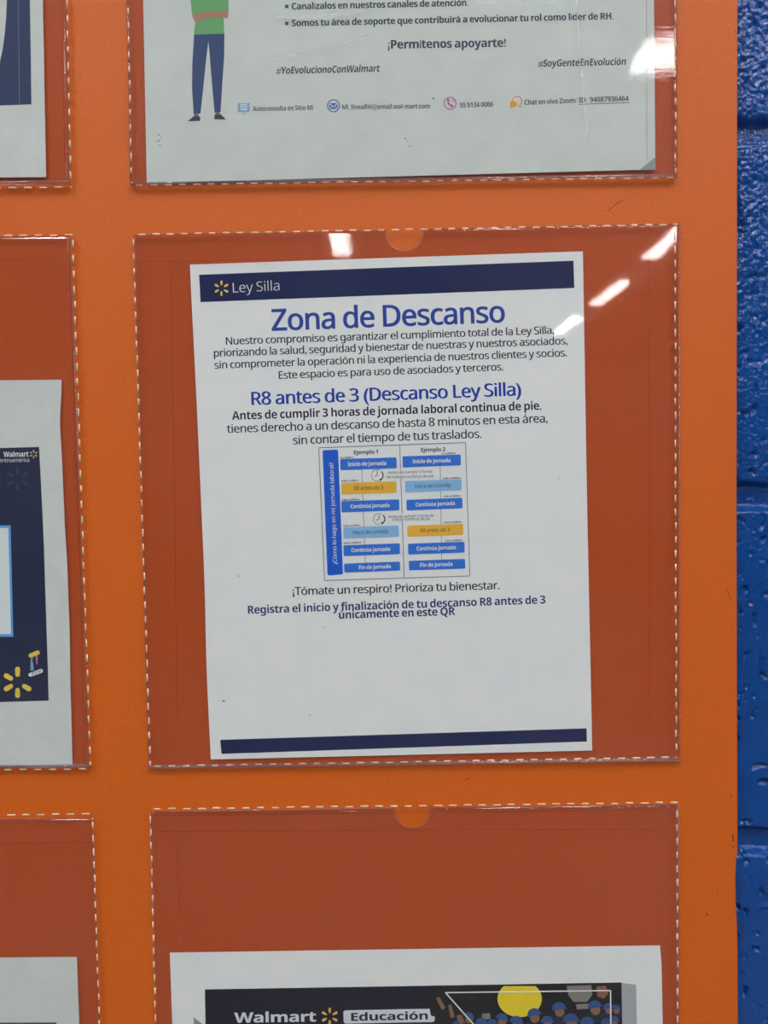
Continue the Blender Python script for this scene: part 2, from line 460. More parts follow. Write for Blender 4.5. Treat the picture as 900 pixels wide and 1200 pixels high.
def pocket(c, notch, stitches, welds, dfn, nres, mfilm, label):
    g = Geo(dfn)
    n = nres
    wpx = c[1][0] - c[0][0]; hpx = c[3][1] - c[0][1]
    ns, ntt = n, max(4, int(n * hpx / wpx))
    keep = []
    def inside(x, y): return notch and math.hypot(x - notch[0], y - notch[1]) < notch[2]
    pv, ok = [], []
    for j in range(ntt + 1):
        for i in range(ns + 1):
            x, y = bil(c, i / ns, j / ntt); ok.append(not inside(x, y))
            if not ok[-1]:
                dx, dy = x - notch[0], y - notch[1]; l = math.hypot(dx, dy) or 1
                x, y = notch[0] + dx / l * notch[2], max(notch[1] + dy / l * notch[2], y)
            pv.append((x, y))
    faces = []
    for j in range(ntt):
        for i in range(ns):
            a = j * (ns + 1) + i; q = [a, a + ns + 1, a + ns + 2, a + 1]
            if any(ok[k] for k in q): faces.append(q)
    fv = [at(x, y, dfn(x, y)) for x, y in pv]
    # the sides of the film turn in towards the board
    ring = [i for i in range(ns + 1)] + [j * (ns + 1) + ns for j in range(1, ntt + 1)] + [ntt * (ns + 1) + i for i in range(ns - 1, -1, -1)] + [j * (ns + 1) for j in range(ntt - 1, 0, -1)]
    base = len(fv)
    for k in ring:
        x, y = pv[k]; fv.append(at(x, y, 0.0003))
    for q in range(len(ring)):
        a, b2 = ring[q], ring[(q + 1) % len(ring)]
        if not ok[a] or not ok[b2]: continue
        faces.append([a, b2, base + (q + 1) % len(ring), base + q])
    used = sorted({k for f_ in faces for k in f_}); mp = {k: i for i, k in enumerate(used)}
    pk = mesh_obj('pocket', [fv[k] for k in used], [[mp[k] for k in f_] for f_ in faces], mfilm, board, True)
    tag(pk, label)
    # backing film against the board, with the same thumb cut-out
    pv2 = []; fcs = []
    for j in range(41):
        for i in range(61):
            x, y = bil(c, i / 60, j / 40); pv2.append((x, y))
    if notch:
        # finer columns round the cut-out: clamp into the circle
        pv2 = []; okb = []
        nb = 120
        for j in range(nb + 1):
            for i in range(nb + 1):
                x, y = bil(c, i / nb, j / nb); o_ = not inside(x, y); okb.append(o_)
                if not o_:
                    dx, dy = x - notch[0], y - notch[1]; l = math.hypot(dx, dy) or 1
                    x, y = notch[0] + dx / l * notch[2], max(notch[1] + dy / l * notch[2], y)
                pv2.append((x, y))
        for j in range(nb):
            for i in range(nb):
                a = j * (nb + 1) + i; q = [a, a + nb + 1, a + nb + 2, a + 1]
                if any(okb[k] for k in q): fcs.append(q)
    else:
        for j in range(40):
            for i in range(60):
                a = j * 61 + i; fcs.append([a, a + 61, a + 62, a + 1])
    mesh_obj('backing_film', [at(x, y, DB) for x, y in pv2], fcs, M_back, pk)
    # rim: thin rounded bead along the edge of the film
    def bead(pts, rad, dep, name, m, closed=False):
        cv, cf = [], []
        P = [at(x, y, dep) for x, y in pts]; ns_ = 6
        for k, p in enumerate(P):
            d = (P[min(k + 1, len(P) - 1)] - P[max(k - 1, 0)]).normalized()
            u = d.cross(Vector((0, 1, 0))).normalized(); w_ = Vector((0, 1, 0))
            for q in range(ns_):
                a = 2 * math.pi * q / ns_; cv.append(p + (u * math.cos(a) + w_ * math.sin(a)) * rad)
        for k in range(len(P) - 1):
            for q in range(ns_):
                a = k * ns_ + q; b2 = k * ns_ + (q + 1) % ns_
                cf.append([a, b2, b2 + ns_, a + ns_])
        cf.append(list(range(ns_))[::-1]); cf.append([len(P) * ns_ - ns_ + q for q in range(ns_)])
        return mesh_obj(name, cv, cf, m, pk, True)
    for k in range(4):
        p, q = c[k], c[(k + 1) % 4]
        if k == 0 and notch:
            t0 = (notch[0] - notch[2] - p[0]) / (q[0] - p[0]); t1 = (notch[0] + notch[2] - p[0]) / (q[0] - p[0])
            fy = lambda t: p[1] + (q[1] - p[1]) * t
            arc = [(notch[0] + notch[2] * math.cos(a), max(notch[1] + notch[2] * math.sin(a), fy(.5) )) for a in [math.pi - math.pi * i / 16 for i in range(17)]]
            bead([p] + [(notch[0] - notch[2], fy(t0))], 0.00030, DF, 'rim', M_rim)
            bead([(notch[0] + notch[2], fy(t1)), q], 0.00030, DF, 'rim', M_rim)
            bead(arc, 0.00022, DF, 'thumb_notch_rim', M_rim)
        elif k == 2:
            bead([(p[0] + (q[0] - p[0]) * t / 12, p[1] + (q[1] - p[1]) * t / 12 - 2.2) for t in range(13)], 0.0011, 0.0027, 'bottom_fold', M_rim)
        else:
            bead([p, q], 0.00030, DF, 'rim', M_rim)
    for pts in welds:
        bead(pts, 0.00018, DF, 'weld_line', M_weld)
    # one running thread per side, showing as dashes
    for (p, q, per, ph) in stitches:
        sv, sf = [], []
        l = math.hypot(q[0] - p[0], q[1] - p[1]); ux, uy = (q[0] - p[0]) / l, (q[1] - p[1]) / l
        s = ph
        while s < l:
            ln = per * random.uniform(0.46, 0.56)
            x0, y0 = p[0] + ux * s, p[1] + uy * s; e = min(l, s + ln)
            x1, y1 = p[0] + ux * e, p[1] + uy * e
            j = random.uniform(-.35, .35); x0 += -uy * j; x1 += -uy * j; y0 += ux * j; y1 += ux * j
            b0 = len(sv); hw = random.uniform(0.78, 1.0)
            prof = [(0.0, 0.75, 0.0003), (0.06, 0.92, 0.0028), (0.5, 1.0, 0.0029), (0.94, 0.92, 0.0028), (1.0, 0.75, 0.0003)]
            for t, wq_, dp in prof:
                X, Y = x0 + (x1 - x0) * t, y0 + (y1 - y0) * t
                for sgn, dd in ((-1, dp - .0005), (-.5, dp), (.5, dp), (1, dp - .0005)):
                    sv.append(at(X - uy * hw * wq_ * sgn, Y + ux * hw * wq_ * sgn, max(0.0002, dd)))
            for k in range(4):
                for t in range(3):
                    a = b0 + k * 4 + t; sf.append([a, a + 4, a + 5, a + 1])
            sf.append([b0, b0 + 1, b0 + 2, b0 + 3]); sf.append([b0 + 16, b0 + 19, b0 + 18, b0 + 17])
            s += per
        st = mesh_obj('stitching', sv, sf, M_thread, pk, True)
        bmx = bmesh.new(); bmx.from_mesh(st.data); bmesh.ops.recalc_face_normals(bmx, faces=bmx.faces[:]); bmx.to_mesh(st.data); bmx.free()
    return pk

# middle pocket of the right column (the one with the rest-area notice)
mc_r = [([(299, 262), (297, 284), (295, 306)], 0.00023, 7), ([(322, 262), (323, 298)], 0.00013, 5), ([(478, 300), (474, 330), (480, 352)], 0.00006, 6),
        ([(560, 500), (585, 540), (600, 570)], 0.00006, 7), ([(640, 330), (646, 350)], .00005, 4)]
mc_depth = film_depth(mc_r, 0.00004, 1.3)
pocket([(157, 275.5), (796, 262.5), (796.5, 892), (174.5, 901)], (474, 272, 22), 
       [((156, 277), (176, 898), 17.0, 3), ((157, 275), (794, 263), 16.5, 5), ((791, 268), (792.5, 886), 16.2, 4), ((178, 898), (793, 887.5), 17, 2)],
       [[(159, 307), (200, 306), (330, 304)], [(200, 306), (204, 560), (208, 866), (178, 868)], [(760, 296), (761.5, 560), (761, 848), (794, 851)]],
       mc_depth, 220, M_film, 'clear plastic pocket holding the rest area notice, white stitching round its edge')
tc_r = [([(312, 40), (318, 75), (316, 110), (303, 160), (296, 215)], 0.00070, 9), ([(231, 130), (241, 175), (247, 225)], 0.00030, 7), ([(672, -40), (678, 60), (682, 110), (690, 175)], 0.00010, 2.6),
        ([(310, 20), (350, 24), (400, 18), (450, 6)], 0.00020, 5), ([(330, 68), (370, 58), (430, 42)], 0.00016, 4), ([(262, 135), (295, 165)], 0.00006, 2.5)]
tc_depth = film_depth(tc_r, 0.00005, 4.7)
TC = pocket([(140, -415), (793.5, -418), (793.5, 208.5), (153, 218)], None,
       [((144.5, -300), (154, 215), 17, 3), ((155, 217), (792, 208), 16.8, 4), ((791, -300), (791.5, 203), 16.4, 5), ((142, -414), (792, -417), 17, 3)],
       [[(757, -300), (758, 188)], [(162, 186), (152, 186)]],
       tc_depth, 220, M_film_worn, 'scratched clear pocket holding the sheet with the printed standing figure')
M_scratch = film_mat('scratched_vinyl', (0.9, 0.9, 0.9, 1), 0.30, 0.3, 0, 1.45, (0.85, 0.87, 0.87, 1))
for pts, wd in [([(672, -30), (676, 20), (679, 60), (683, 110), (688, 150), (690, 175)], 1.3), ([(322, 68), (352, 62), (385, 54), (412, 46), (431, 41)], 1.5), ([(322, 19), (360, 20), (400, 17), (432, 11)], 2.2)]:
    g = Geo(lambda x, y: tc_depth(x, y) + 0.00005)
    for k in range(len(pts) - 1): g.line(pts[k], pts[k + 1], wd, 0, 4)
    tag(g.build('scratch', M_scratch, TC), 'pale scratch in the plastic')
pocket([(175.5, 951), (795, 942.5), (796.5, 1572), (194, 1584)], (483, 949, 21),
       [((176, 953), (192, 1580), 15.5, 3), ((178, 948), (794, 940.5), 17.3, 2), ((793.5, 944), (795, 1570), 16, 6), ((194, 1581), (795, 1570), 17, 2)],
       [[(178, 974.5), (500, 972.5), (793, 972)], [(178, 956), (793, 949)], [(207, 976), (211, 1106)]],
       film_depth([], 0.00005, 8.1), 140, M_film, 'clear plastic pocket at the bottom right holding the banner sheet')
# left column
pocket([(-560, -412), (70, -414), (81, 216), (-552, 222)], None,
       [((69, -410), (83, 215), 18.3, 7), ((-552, 225), (84, 219.3), 18, 4), ((-560, -410), (-554, 220), 18, 4)],
       [[(66, -350), (74, 100), (76.5, 207)]], film_depth([], 0.00005, 2.2), 120, M_film, 'clear plastic pocket at the top left with its sheet')
pocket([(-552, 284), (82, 276), (104.5, 899.5), (-540, 906)], None,
       [((85, 277), (106, 897), 18.0, 4), ((-550, 283.5), (85, 275.3), 17.8, 3), ((-540, 908), (106.5, 901), 17.4, 6), ((-552, 286), (-541, 904), 18, 4)],
       [[(81, 282), (85, 420), (95, 690), (98, 898)], [(-540, 311), (0, 305), (78, 303)]], film_depth([], 0.00005, 6.4), 120, M_film, 'clear plastic pocket at the middle left with the dark blue poster')
pocket([(-540, 968), (109, 958.5), (129, 1580), (-528, 1588)], None,
       [((108.5, 958), (129, 1578), 15.5, 5), ((-540, 964), (109, 953.5), 17.5, 6), ((-528, 1590), (129, 1582), 17.5, 6), ((-540, 970), (-528, 1586), 17, 6)],
       [[(-536, 992), (0, 989), (108, 987)]], film_depth([], 0.00005, 9.4), 120, M_film, 'clear plastic pocket at the bottom left with a plain sheet')

# ------------------------------------------------------------------ the sheets of paper
def sheet_depth(seed, amp=0.00025, curl=()):
    def f(x, y):
        p = Vector((x / 170.0, y / 170.0, seed))
        return DP + amp * noise.noise(p) + amp * .12 * noise.noise(p * 3)
    return f
def make_sheet(name, c, dep, label, m, cat='notice', left=None, right=None, n=60):
    """left / right: small sideways bends of the edge in px as (t, dx) lists"""
    def bend(lst, t):
        if not lst: return 0
        for k in range(len(lst) - 1):
            if lst[k][0] <= t <= lst[k + 1][0]:
                u = (t - lst[k][0]) / (lst[k + 1][0] - lst[k][0]); u = u * u * (3 - 2 * u)
                return lst[k][1] * (1 - u) + lst[k + 1][1] * u
        return 0
    base = at((c[2][0] + c[3][0]) / 2, (c[2][1] + c[3][1]) / 2, DP)
    root = empty(name, base, label, cat)
    vs, fs = [], []
    TK = 0.00012
    for back in (0, 1):
        for j in range(n + 1):
            for i in range(n + 1):
                s, t = i / n, j / n
                x, y = bil(c, s, t)
                x += bend(left, t) * (1 - s) + bend(right, t) * s
                p = at(x, y, dep(x, y)); p.y += back * TK; vs.append(p)
    m1 = (n + 1) ** 2
    for j in range(n):
        for i in range(n):
            a = j * (n + 1) + i; fs.append([a, a + n + 1, a + n + 2, a + 1]); fs.append([m1 + a, m1 + a + 1, m1 + a + n + 2, m1 + a + n + 1])
    ring = [i for i in range(n + 1)] + [j * (n + 1) + n for j in range(1, n + 1)] + [n * (n + 1) + i for i in range(n - 1, -1, -1)] + [j * (n + 1) for j in range(n - 1, 0, -1)]
    e0 = len(vs); vs += [vs[a] for a in ring] + [vs[m1 + a] for a in ring]; lr = len(ring)     # edge of the sheet, kept crisp
    for q in range(lr):
        fs.append([e0 + q, e0 + (q + 1) % lr, e0 + lr + (q + 1) % lr, e0 + lr + q])
    mesh_obj('paper', vs, fs, m, root, True)
    return root
P1, P2, P3, P4 = 0.00005, 0.00010, 0.00015, 0.00020       # printing layers

def sunburst(g, cx, cy, r, lift, rot=0):
    for k in range(6):
        g.petal(cx, cy, rot + 60 * k, r * 0.38, r, r * 0.20, r * 0.30, lift)

# ---- the rest-area notice
dS = sheet_depth(0.6)
notice = make_sheet('notice', [(222.5, 310), (683, 294.5), (694, 879.5), (247, 890)], dS,
                    'white rest area notice with blue headings and a schedule chart, centre of the board', M_paper,
                    left=[(0, 0), (.35, 1.2), (.6, 1.5), (.85, -.5), (1, 0)], right=[(0, 0), (.5, -.5), (1, 0)])
NAVY = ink(26, 36, 74)
hb = Geo(dS).grid([(233.3, 322), (672, 305.5), (673, 337.5), (235, 354)], 60, 3, P1).build('header_band', NAVY, notice)
tag(hb, 'dark blue band across the top')
g = Geo(dS); sunburst(g, 259.5, 337.8, 9.0, P2); tag(g.build('sunburst_emblem', ink(226, 172, 78), hb), 'yellow sunburst emblem')
Geo(dS).text('Ley Silla', (273.2, 343.0), (327.6, 340.2), 11.6, -0.012, 0, P2).build('header_lettering', ink(206, 212, 224), hb)
tag(Geo(dS).text('Zona de Descanso', (318.5, 387.3), (591.5, 377.3), 24.6, 0.012, 0, P1, False, 0.5).build('title', ink(38, 62, 140), notice), 'large blue title')
TXT = ink(38, 42, 62)
g = Geo(dS); TH_ = 0.0
g.text('Nuestro compromiso es garantizar el cumplimiento total de la Ley Silla,', (264.8, 404), (649, 391), 8.8, 0, 0, P1, False, 0.4)
g.text('priorizando la salud, seguridad y bienestar de nuestras y nuestros asociados,', (250.7, 418), (664.7, 403.3), 8.8, 0, 0, P1, False, 0.4)
g.text('sin comprometer la operación ni la experiencia de nuestros clientes y socios.', (251.5, 432), (664, 417.5), 8.8, 0, 0, P1, False, 0.4)
g.text('Este espacio es para uso de asociados y terceros.', (326.7, 443.9), (589.5, 434), 8.8, 0, 0, P1, False, 0.4)
g.build('paragraph', TXT, notice)
tag(Geo(dS).text('R8 antes de 3 (Descanso Ley Silla)', (294.7, 474.5), (610, 463.3), 15.2, 0.0, 0, P1, False, 1.1).build('subheading', ink(30, 58, 146), notice), 'blue subheading')
tag(Geo(dS).text('Antes de cumplir 3 horas de jornada laboral continua de pie,', (272, 492), (634.5, 480), 9.8, 0.0, 0, P1, True).build('bold_line', ink(28, 34, 58), notice), 'bold dark text line')
g = Geo(dS)
g.text('tienes derecho a un descanso de hasta 8 minutos en esta área,', (266, 507.3), (641.5, 494.8), 9.8, 0, 0, P1, False, 0.4)
g.text('sin contar el tiempo de tus traslados.', (343.5, 520.7), (564, 513), 9.8, 0, 0, P1, False, 0.4)
g.build('paragraph', TXT, notice)
Geo(dS).text('¡Tómate un respiro! Prioriza tu bienestar.', (343, 697.5), (585, 690.3), 9.4, 0, 0, P1, False, 0.4).build('text_line', ink(30, 32, 44), notice)
g = Geo(dS)
g.text('Registra el inicio y finalización de tu descanso R8 antes de 3', (290.7, 719.3), (639.3, 707.2), 9.3, 0, 0, P1, True)
g.text('únicamente en este QR', (397.3, 725.2), (533.5, 720.7), 9.3, 0, 0, P2, True)
tag(g.build('bold_line', ink(32, 44, 92), notice), 'bold navy text line')
tag(Geo(dS).grid([(258, 867), (687.4, 853.5), (687.8, 869), (259.7, 883.5)], 60, 2, P1).build('footer_band', NAVY, notice), 'dark blue band across the bottom')
for x, y, r_ in ((262, 821.5, 1.8), (379, 735, .9), (363, 838, 1.0), (656, 560, .8), (280, 675, 1.0)): Geo(dS).disc(x, y, r_, r_ * .6, 8, P1).build('speck', ink(120, 112, 100), notice)

# ---- schedule chart
K = 210 / 900.0
def q(x, y): return (360 + x * K, 510 + y * K)
FRAME = [q(58, 63), q(795, 37), q(817, 707), q(87, 730)]
LINE = ink(84, 94, 116)
chart = Geo(dS)
for k in range(4): chart.line(FRAME[k], FRAME[(k + 1) % 4], 0.8, P2, 8)
chart.line(q(465, 50), q(487, 715), 0.8, P2, 8)
chart.line(q(272, 120), q(292, 640), 0.6, P2, 8); chart.line(q(667, 110), q(676, 630), 0.6, P2, 8)
chart = chart.build('schedule_chart', LINE, notice)
BLUE, LBLUE, ORNG = ink(44, 100, 186), ink(116, 160, 200), ink(224, 156, 54)
sb = Geo(dS).rbox([q(77, 75), q(155, 72), q(180, 699), q(102, 705)], 2.6, P2).build('sidebar', ink(26, 82, 180), chart); tag(sb, 'blue upright sidebar')
WHT, DRK, BLK = ink(214, 222, 234), ink(58, 56, 58), ink(36, 38, 52)
Geo(dS).text('¿Cómo lo hago en mi jornada laboral?', q(150, 648), q(131, 138), 4.8, 0, 0, P4).build('sidebar_lettering', WHT, chart)
LB = [('Inicio de jornada', BLUE, [(165, 120), (448, 111), (450, 165), (167, 176)], 205, 397, 1),
      ('R8 antes de 3', ORNG, [(171, 240), (448, 232), (449, 288), (172, 298)], 235, 382, 0),
      ('Continúa jornada', BLUE, [(171, 332), (462, 322), (463, 377), (173, 388)], 218, 413, 1),
      ('Hora de comida', LBLUE, [(181, 463), (459, 453), (461, 509), (183, 520)], 231, 406, 0),
      ('Continúa jornada', BLUE, [(181, 553), (465, 543), (466, 597), (184, 607)], 222, 417, 1),
      ('Fin de jornada', BLUE, [(185, 645), (466, 635), (467, 680), (187, 690)], 260, 420, 1),
      ('Inicio de jornada', BLUE, [(478, 106), (771, 97), (772, 151), (480, 162)], 530, 720, 1),
      ('Hora de comida', LBLUE, [(491, 231), (775, 221), (776, 277), (493, 287)], 543, 720, 0),
      ('Continúa jornada', BLUE, [(498, 325), (779, 314), (780, 367), (500, 378)], 545, 742, 1),
      ('R8 antes de 3', ORNG, [(502, 455), (783, 445), (784, 500), (504, 510)], 568, 716, 0),
      ('Continúa jornada', BLUE, [(506, 545), (790, 535), (791, 589), (508, 599)], 550, 747, 1),
      ('Fin de jornada', BLUE, [(510, 631), (793, 621), (794, 670), (512, 679)], 568, 730, 1)]
for s, m, c4, xa, xb, wh in LB:
    bx = Geo(dS).rbox([q(*p) for p in c4], 1.7, P3).build('step_box', m, chart)
    if m is not BLUE: tag(bx, 'orange box' if m is ORNG else 'pale blue box')
    ym = lambda x: (c4[0][1] + c4[3][1]) / 2 + ((c4[1][1] - c4[0][1]) / (c4[1][0] - c4[0][0])) * (x - c4[0][0])
    Geo(dS).text(s, q(xa, ym(xa) + 9), q(xb, ym(xb) + 9), 4.6, 0, 0, P4, bool(wh)).build('step_lettering', WHT if wh else DRK, chart)
Geo(dS).text('Ejemplo 1', q(235, 97), q(355, 92), 4.6, 0.0, 0, P2, True).build('column_heading', BLK, chart); Geo(dS).text('Ejemplo 2', q(572, 84), q(694, 80), 4.6, 0.0, 0, P2, True).build('column_heading', BLK, chart)
for s, a, b2 in [('0 a 3:00hrs', (167, 118), (232, 115)), ('2:50 a 2:58hrs', (172, 235), (257, 231)), ('3:00 a 5:00hrs', (175, 330), (262, 326)), ('5:00 a 6:00hrs', (181, 460), (267, 456)), ('6:00 a 9:00hrs', (184, 547), (271, 542)),
               ('0 a 3:00hrs', (676, 97), (745, 94)), ('3:00 a 4:00hrs', (681, 222), (772, 218)), ('4:00 a 6:00hrs', (684, 312), (772, 308)), ('6:50 a 6:58hrs', (687, 443), (775, 439)), ('7:00 a 9:00hrs', (691, 535), (780, 531))]:
    Geo(dS).text(s, q(*a), q(*b2), 2.0, 0.0, 0, P2, True).build('time_lettering', BLK, chart)
for c4 in ([q(398, 172), q(640, 164), q(641, 214), q(399, 220)], [q(402, 398), q(640, 390), q(641, 428), q(404, 434)]): Geo(dS).poly(c4, P3).build('note_patch', M_paper, chart)
for s, a, b2 in [('Antes de cumplir 3 horas', (406, 195), (628, 188)), ('de trabajo continuo de pie', (399, 217), (635, 211)), ('Antes de cumplir 3 horas de', (408, 416), (635, 409)), ('trabajo continuo de pie', (427, 430), (617, 425))]:
    Geo(dS).text(s, q(*a), q(*b2), 3.3, 0, 0, P4).build('note_lettering', BLK, chart)
for cx, cy, rr in ((352, 202, 29), (361, 421, 28)):
    x, y = q(cx, cy); r_ = rr * K; black = Geo(dS)
    black.ring(x, y, r_, 0.5, 70, 300, 24, P3); black.ring(x, y, r_, 1.3, -45, 40, 12, P3)
    black.line((x, y), (x - .2, y - r_ * .75), 0.8, P3); black.line((x - r_ * .5, y + r_ * .25), (x, y), 0.7, P3)
    ex, ey = x + r_ * math.cos(math.radians(48)), y + r_ * math.sin(math.radians(48))
    black.poly([(ex - 2.2, ey - 1.0), (ex + 2.0, ey - 1.6), (ex - .8, ey + 2.0)], P3); black.build('clock_icon', BLK, chart)

# ---- the upper sheet with the printed figure
dT = sheet_depth(3.1, 0.00020)
top = make_sheet('support_sheet', [(160, -390), (763, -395), (768, 198.5), (172, 214.5)], dT,
                 'white sheet with a printed figure in green shirt and contact lines, top of the board', M_paper_old)
fig = Geo(dT).poly([(222.5, -6), (268, -6), (268, 12), (262, 19), (262.8, 39.5), (227.3, 40.5), (229, 23), (225, 16)], P1).build('printed_figure', ink(92, 146, 98), top)
tag(fig, 'printed standing figure with crossed arms')
Geo(dT).poly([(225, 16.5), (232, 16.3), (241, 12.8), (256, 13), (268, 12), (266.8, 21.3), (256, 20.8), (244, 20), (236, 24), (228.5, 25.5), (226, 21)], P2).build('arms', ink(150, 112, 98), fig)
Geo(dT).poly([(227.5, 40.5), (263, 39.5), (262.8, 65), (260, 105), (258.5, 131.3), (251.5, 131.8), (249, 105), (246.5, 75), (244.3, 48), (241.5, 70), (238, 105), (235, 133), (227, 134), (225, 105), (225.3, 75)], P1).build('trousers', ink(48, 66, 104), fig)
g = Geo(dT); g.poly([(220, 142.2), (226.5, 136.5), (233, 135.5), (234.6, 138), (234.6, 141.6)], P1); g.poly([(251, 139.8), (251.5, 134.5), (257.5, 133), (262, 137), (265, 140.2)], P1)
g.build('shoes', ink(52, 58, 78), fig)
g = Geo(dT); g.poly([(227.5, 134), (232.5, 133.8), (232.8, 136.5), (227, 137)], P1); g.poly([(252.5, 131.8), (257.5, 131.4), (257.5, 134), (252, 135)], P1); g.build('ankles', ink(112, 92, 86), fig)
TT = ink(56, 64, 80)
g = Geo(dT)
for y in (7.5, 27.5): g.poly([(334, y - 2), (338, y - 2.1), (338, y + 2), (334, y + 2.1)], P1)
g.text('Canalízalos en nuestros canales de atención.', (341.8, 11.3), (548.5, 6.8), 7.8, 0, 0, P1, True, 0.3)
g.text('Somos tu área de soporte que contribuirá a evolucionar tu rol como líder de RH.', (341.8, 30.8), (718.5, 22.5), 7.8, 0, 0, P1, True, 0.3)
g.build('bullet_list', TT, top)
Geo(dT).text('¡Permítenos apoyarte!', (454.7, 57), (592.5, 54.8), 10.0, 0, 0, P1, True, 0.3).build('heading', TT, top)
Geo(dT).text('#YoEvolucionoConWalmart', (323.5, 86.8), (444.5, 84), 8.2, 0, 0.18, P1, True).build('hashtag', ink(48, 56, 74), top)
Geo(dT).text('#SoyGenteEnEvolución', (630.5, 78.3), (733, 76), 8.2, 0, 0.18, P1, True).build('hashtag', ink(48, 56, 74), top)
g = Geo(dT)
g.text('Autoconsulta en Sitio Mi', (296.3, 130.2), (366.8, 128.8), 5.6, 0, 0, P1, True)
g.text('Mi_lineaRH@email.wal-mart.com', (401, 128.2), (503.8, 127), 5.6, 0, 0, P1, True)
g.text('55 5134 0006', (539, 126.2), (578, 125), 5.8, 0, 0, P1, True)
g.text('Chat en vivo Zoom/', (614.8, 123), (675.8, 120.4), 6.0, 0, 0, P1, True)
g.text('ID:  94087936464', (678.5, 120.2), (736.8, 118.2), 6.0, 0, 0, P1, True); g.line((678, 122.3), (737.5, 120.2), 0.7, P1, 6)
g.build('contact_lines', ink(62, 66, 76), top)
g = Geo(dT)
g.rbox([(278.5, 121), (292.5, 120.4), (292.8, 131.2), (278.8, 131.8)], 1.2, P1); bk = g.build('book_icon', ink(122, 148, 182), top)
g = Geo(dT); g.rbox([(281.6, 119), (287, 118.4), (289.3, 120.6), (289.6, 129), (281.9, 129.4)][:1] + [(289.2, 118.6), (289.6, 129), (281.9, 129.4)], 1, P2); g.build('page', ink(172, 188, 208), bk)
g = Geo(dT)
for k in range(3): g.line((283.3, 121.6 + 2.4 * k), (288.2, 121.3 + 2.4 * k), 0.8, P3)
g.line((283, 133.4), (288.6, 133.1), 0.8, P2); g.build('page_lines', ink(98, 122, 160), bk)
ev = Geo(dT).ring(390.8, 124, 7.0, 1.3, 0, 360, 32, P1).build('envelope_icon', ink(66, 92, 142), top)
Geo(dT).rbox([(385.6, 121), (395.6, 120.6), (395.8, 127.6), (385.8, 128)], 0.8, P1).build('envelope', ink(64, 100, 164), ev)
g = Geo(dT); g.line((385.8, 121.4), (390.8, 125.2), .8, P2); g.line((390.8, 125.2), (395.6, 121), .8, P2); g.line((385.9, 127.6), (389.4, 124.6), .6, P2); g.line((392.3, 124.4), (395.6, 127.2), .6, P2)
g.build('envelope_flap', ink(186, 196, 204), ev)
ph = Geo(dT).ring(527.5, 121, 7.0, 1.2, 0, 360, 32, P1).build('telephone_icon', ink(150, 92, 132), top)
g = Geo(dT); g.ring(530.3, 118.6, 5.2, 2.2, 105, 200, 12, P1); g.disc(525.3, 117.2, 1.7, 1.7, 12, P2); g.disc(529.6, 124.2, 1.7, 1.7, 12, P2); g.build('handset', ink(150, 92, 132), ph)
g = Geo(dT); g.ring(529, 120, 2.0, .7, -80, 10, 8, P1); g.ring(529, 120, 3.8, .7, -80, 10, 8, P1); g.build('signal_arcs', ink(150, 92, 132), ph)
sp = Geo(dT).ring(606, 118.5, 5.6, 1.1, 150, 400, 28, P1).poly([(609, 122.5), (612, 126), (606.5, 124.4)], P1).build('speech_bubble_icon', ink(196, 130, 54), top)
g = Geo(dT); g.disc(601.6, 121.8, 4.4, 3.6, 20, P2); g.poly([(598, 123.5), (597.2, 127), (602, 125.2)], P2); g.build('front_bubble', ink(208, 138, 50), sp)
for x, y, r_ in ((186, 158, 1.2), (188.5, 161, .9), (186.5, 165, 1.3), (184, 166, .9), (187.5, 170, 1.0), (475, 162, 1.2), (477, 165, .8), (480, 171, 1.0), (491, 188, .8), (508, 115.5, 1.6)): tag(Geo(dT).disc(x, y, r_, r_ * .8, 8, P1).build('stain', ink(138, 122, 84), top), 'small brown stain')
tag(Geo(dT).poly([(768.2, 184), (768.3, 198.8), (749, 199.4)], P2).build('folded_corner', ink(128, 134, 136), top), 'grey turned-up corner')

# ---- upper left sheet
dU = sheet_depth(5.5, 0.00020)
ul = make_sheet('blue_leaflet', [(-540, -390), (43, -395), (54, 207.5), (-534, 212)], dU, 'white sheet with a dark blue curved block, in the top left pocket', M_paper_old)
crv = [(9, -30), (8, 0), (7.2, 20), (5.5, 40), (3, 58), (-1, 78), (-12, 124)]
blk = Geo(dU).poly([(33, -30), (35, 0), (36, 60), (36.8, 122.3)] + crv[::-1], P1).build('printed_block', ink(44, 56, 86), ul); tag(blk, 'dark blue curved block')
Geo(dU).line((21, -30), (22.8, 122.3), 0.5, P2, 6).build('thin_line', ink(120, 128, 140), blk)

# ---- middle left poster
dM = sheet_depth(7.7, 0.00030)
ml = make_sheet('blue_poster', [(-508, 450), (72, 445), (85, 896.5), (-500, 902)], dM, 'white sheet with a dark blue poster print and yellow sunburst, in the middle left pocket', M_paper_old,
                right=[(0, 0), (.12, -3.2), (.22, -2), (.35, -1.2), (.5, .6), (.65, 1.0), (.8, .2), (1, 0)])
bl = Geo(dM).poly([(-470, 528), (0, 525), (45.8, 523.8), (47.2, 550), (49.2, 590), (51.5, 640), (53, 690), (54.6, 740), (56, 780), (57, 821), (0, 822.8), (-462, 827)], P1).build('printed_field', ink(36, 42, 66), ml)
tag(bl, 'dark blue printed field')
g = Geo(dM); g.text('Walmart', (4.2, 535.6), (33.5, 535), 6.2, 0.0, 0, P2, True); g.text('Centroamérica', (-4, 541.8), (34.2, 541.2), 4.6, -0.004, 0, P2); g.build('poster_lettering', ink(196, 202, 206), bl)
g = Geo(dM); sunburst(g, 39.4, 532.2, 4.8, P2); g.build('small_sunburst', ink(222, 176, 92), bl)
fr = Geo(dM).poly([(-440, 620), (12.4, 615.6), (15.6, 746.2), (-436, 750)], P2).build('box_frame', ink(84, 142, 200), bl); tag(fr, 'pale blue outlined box')
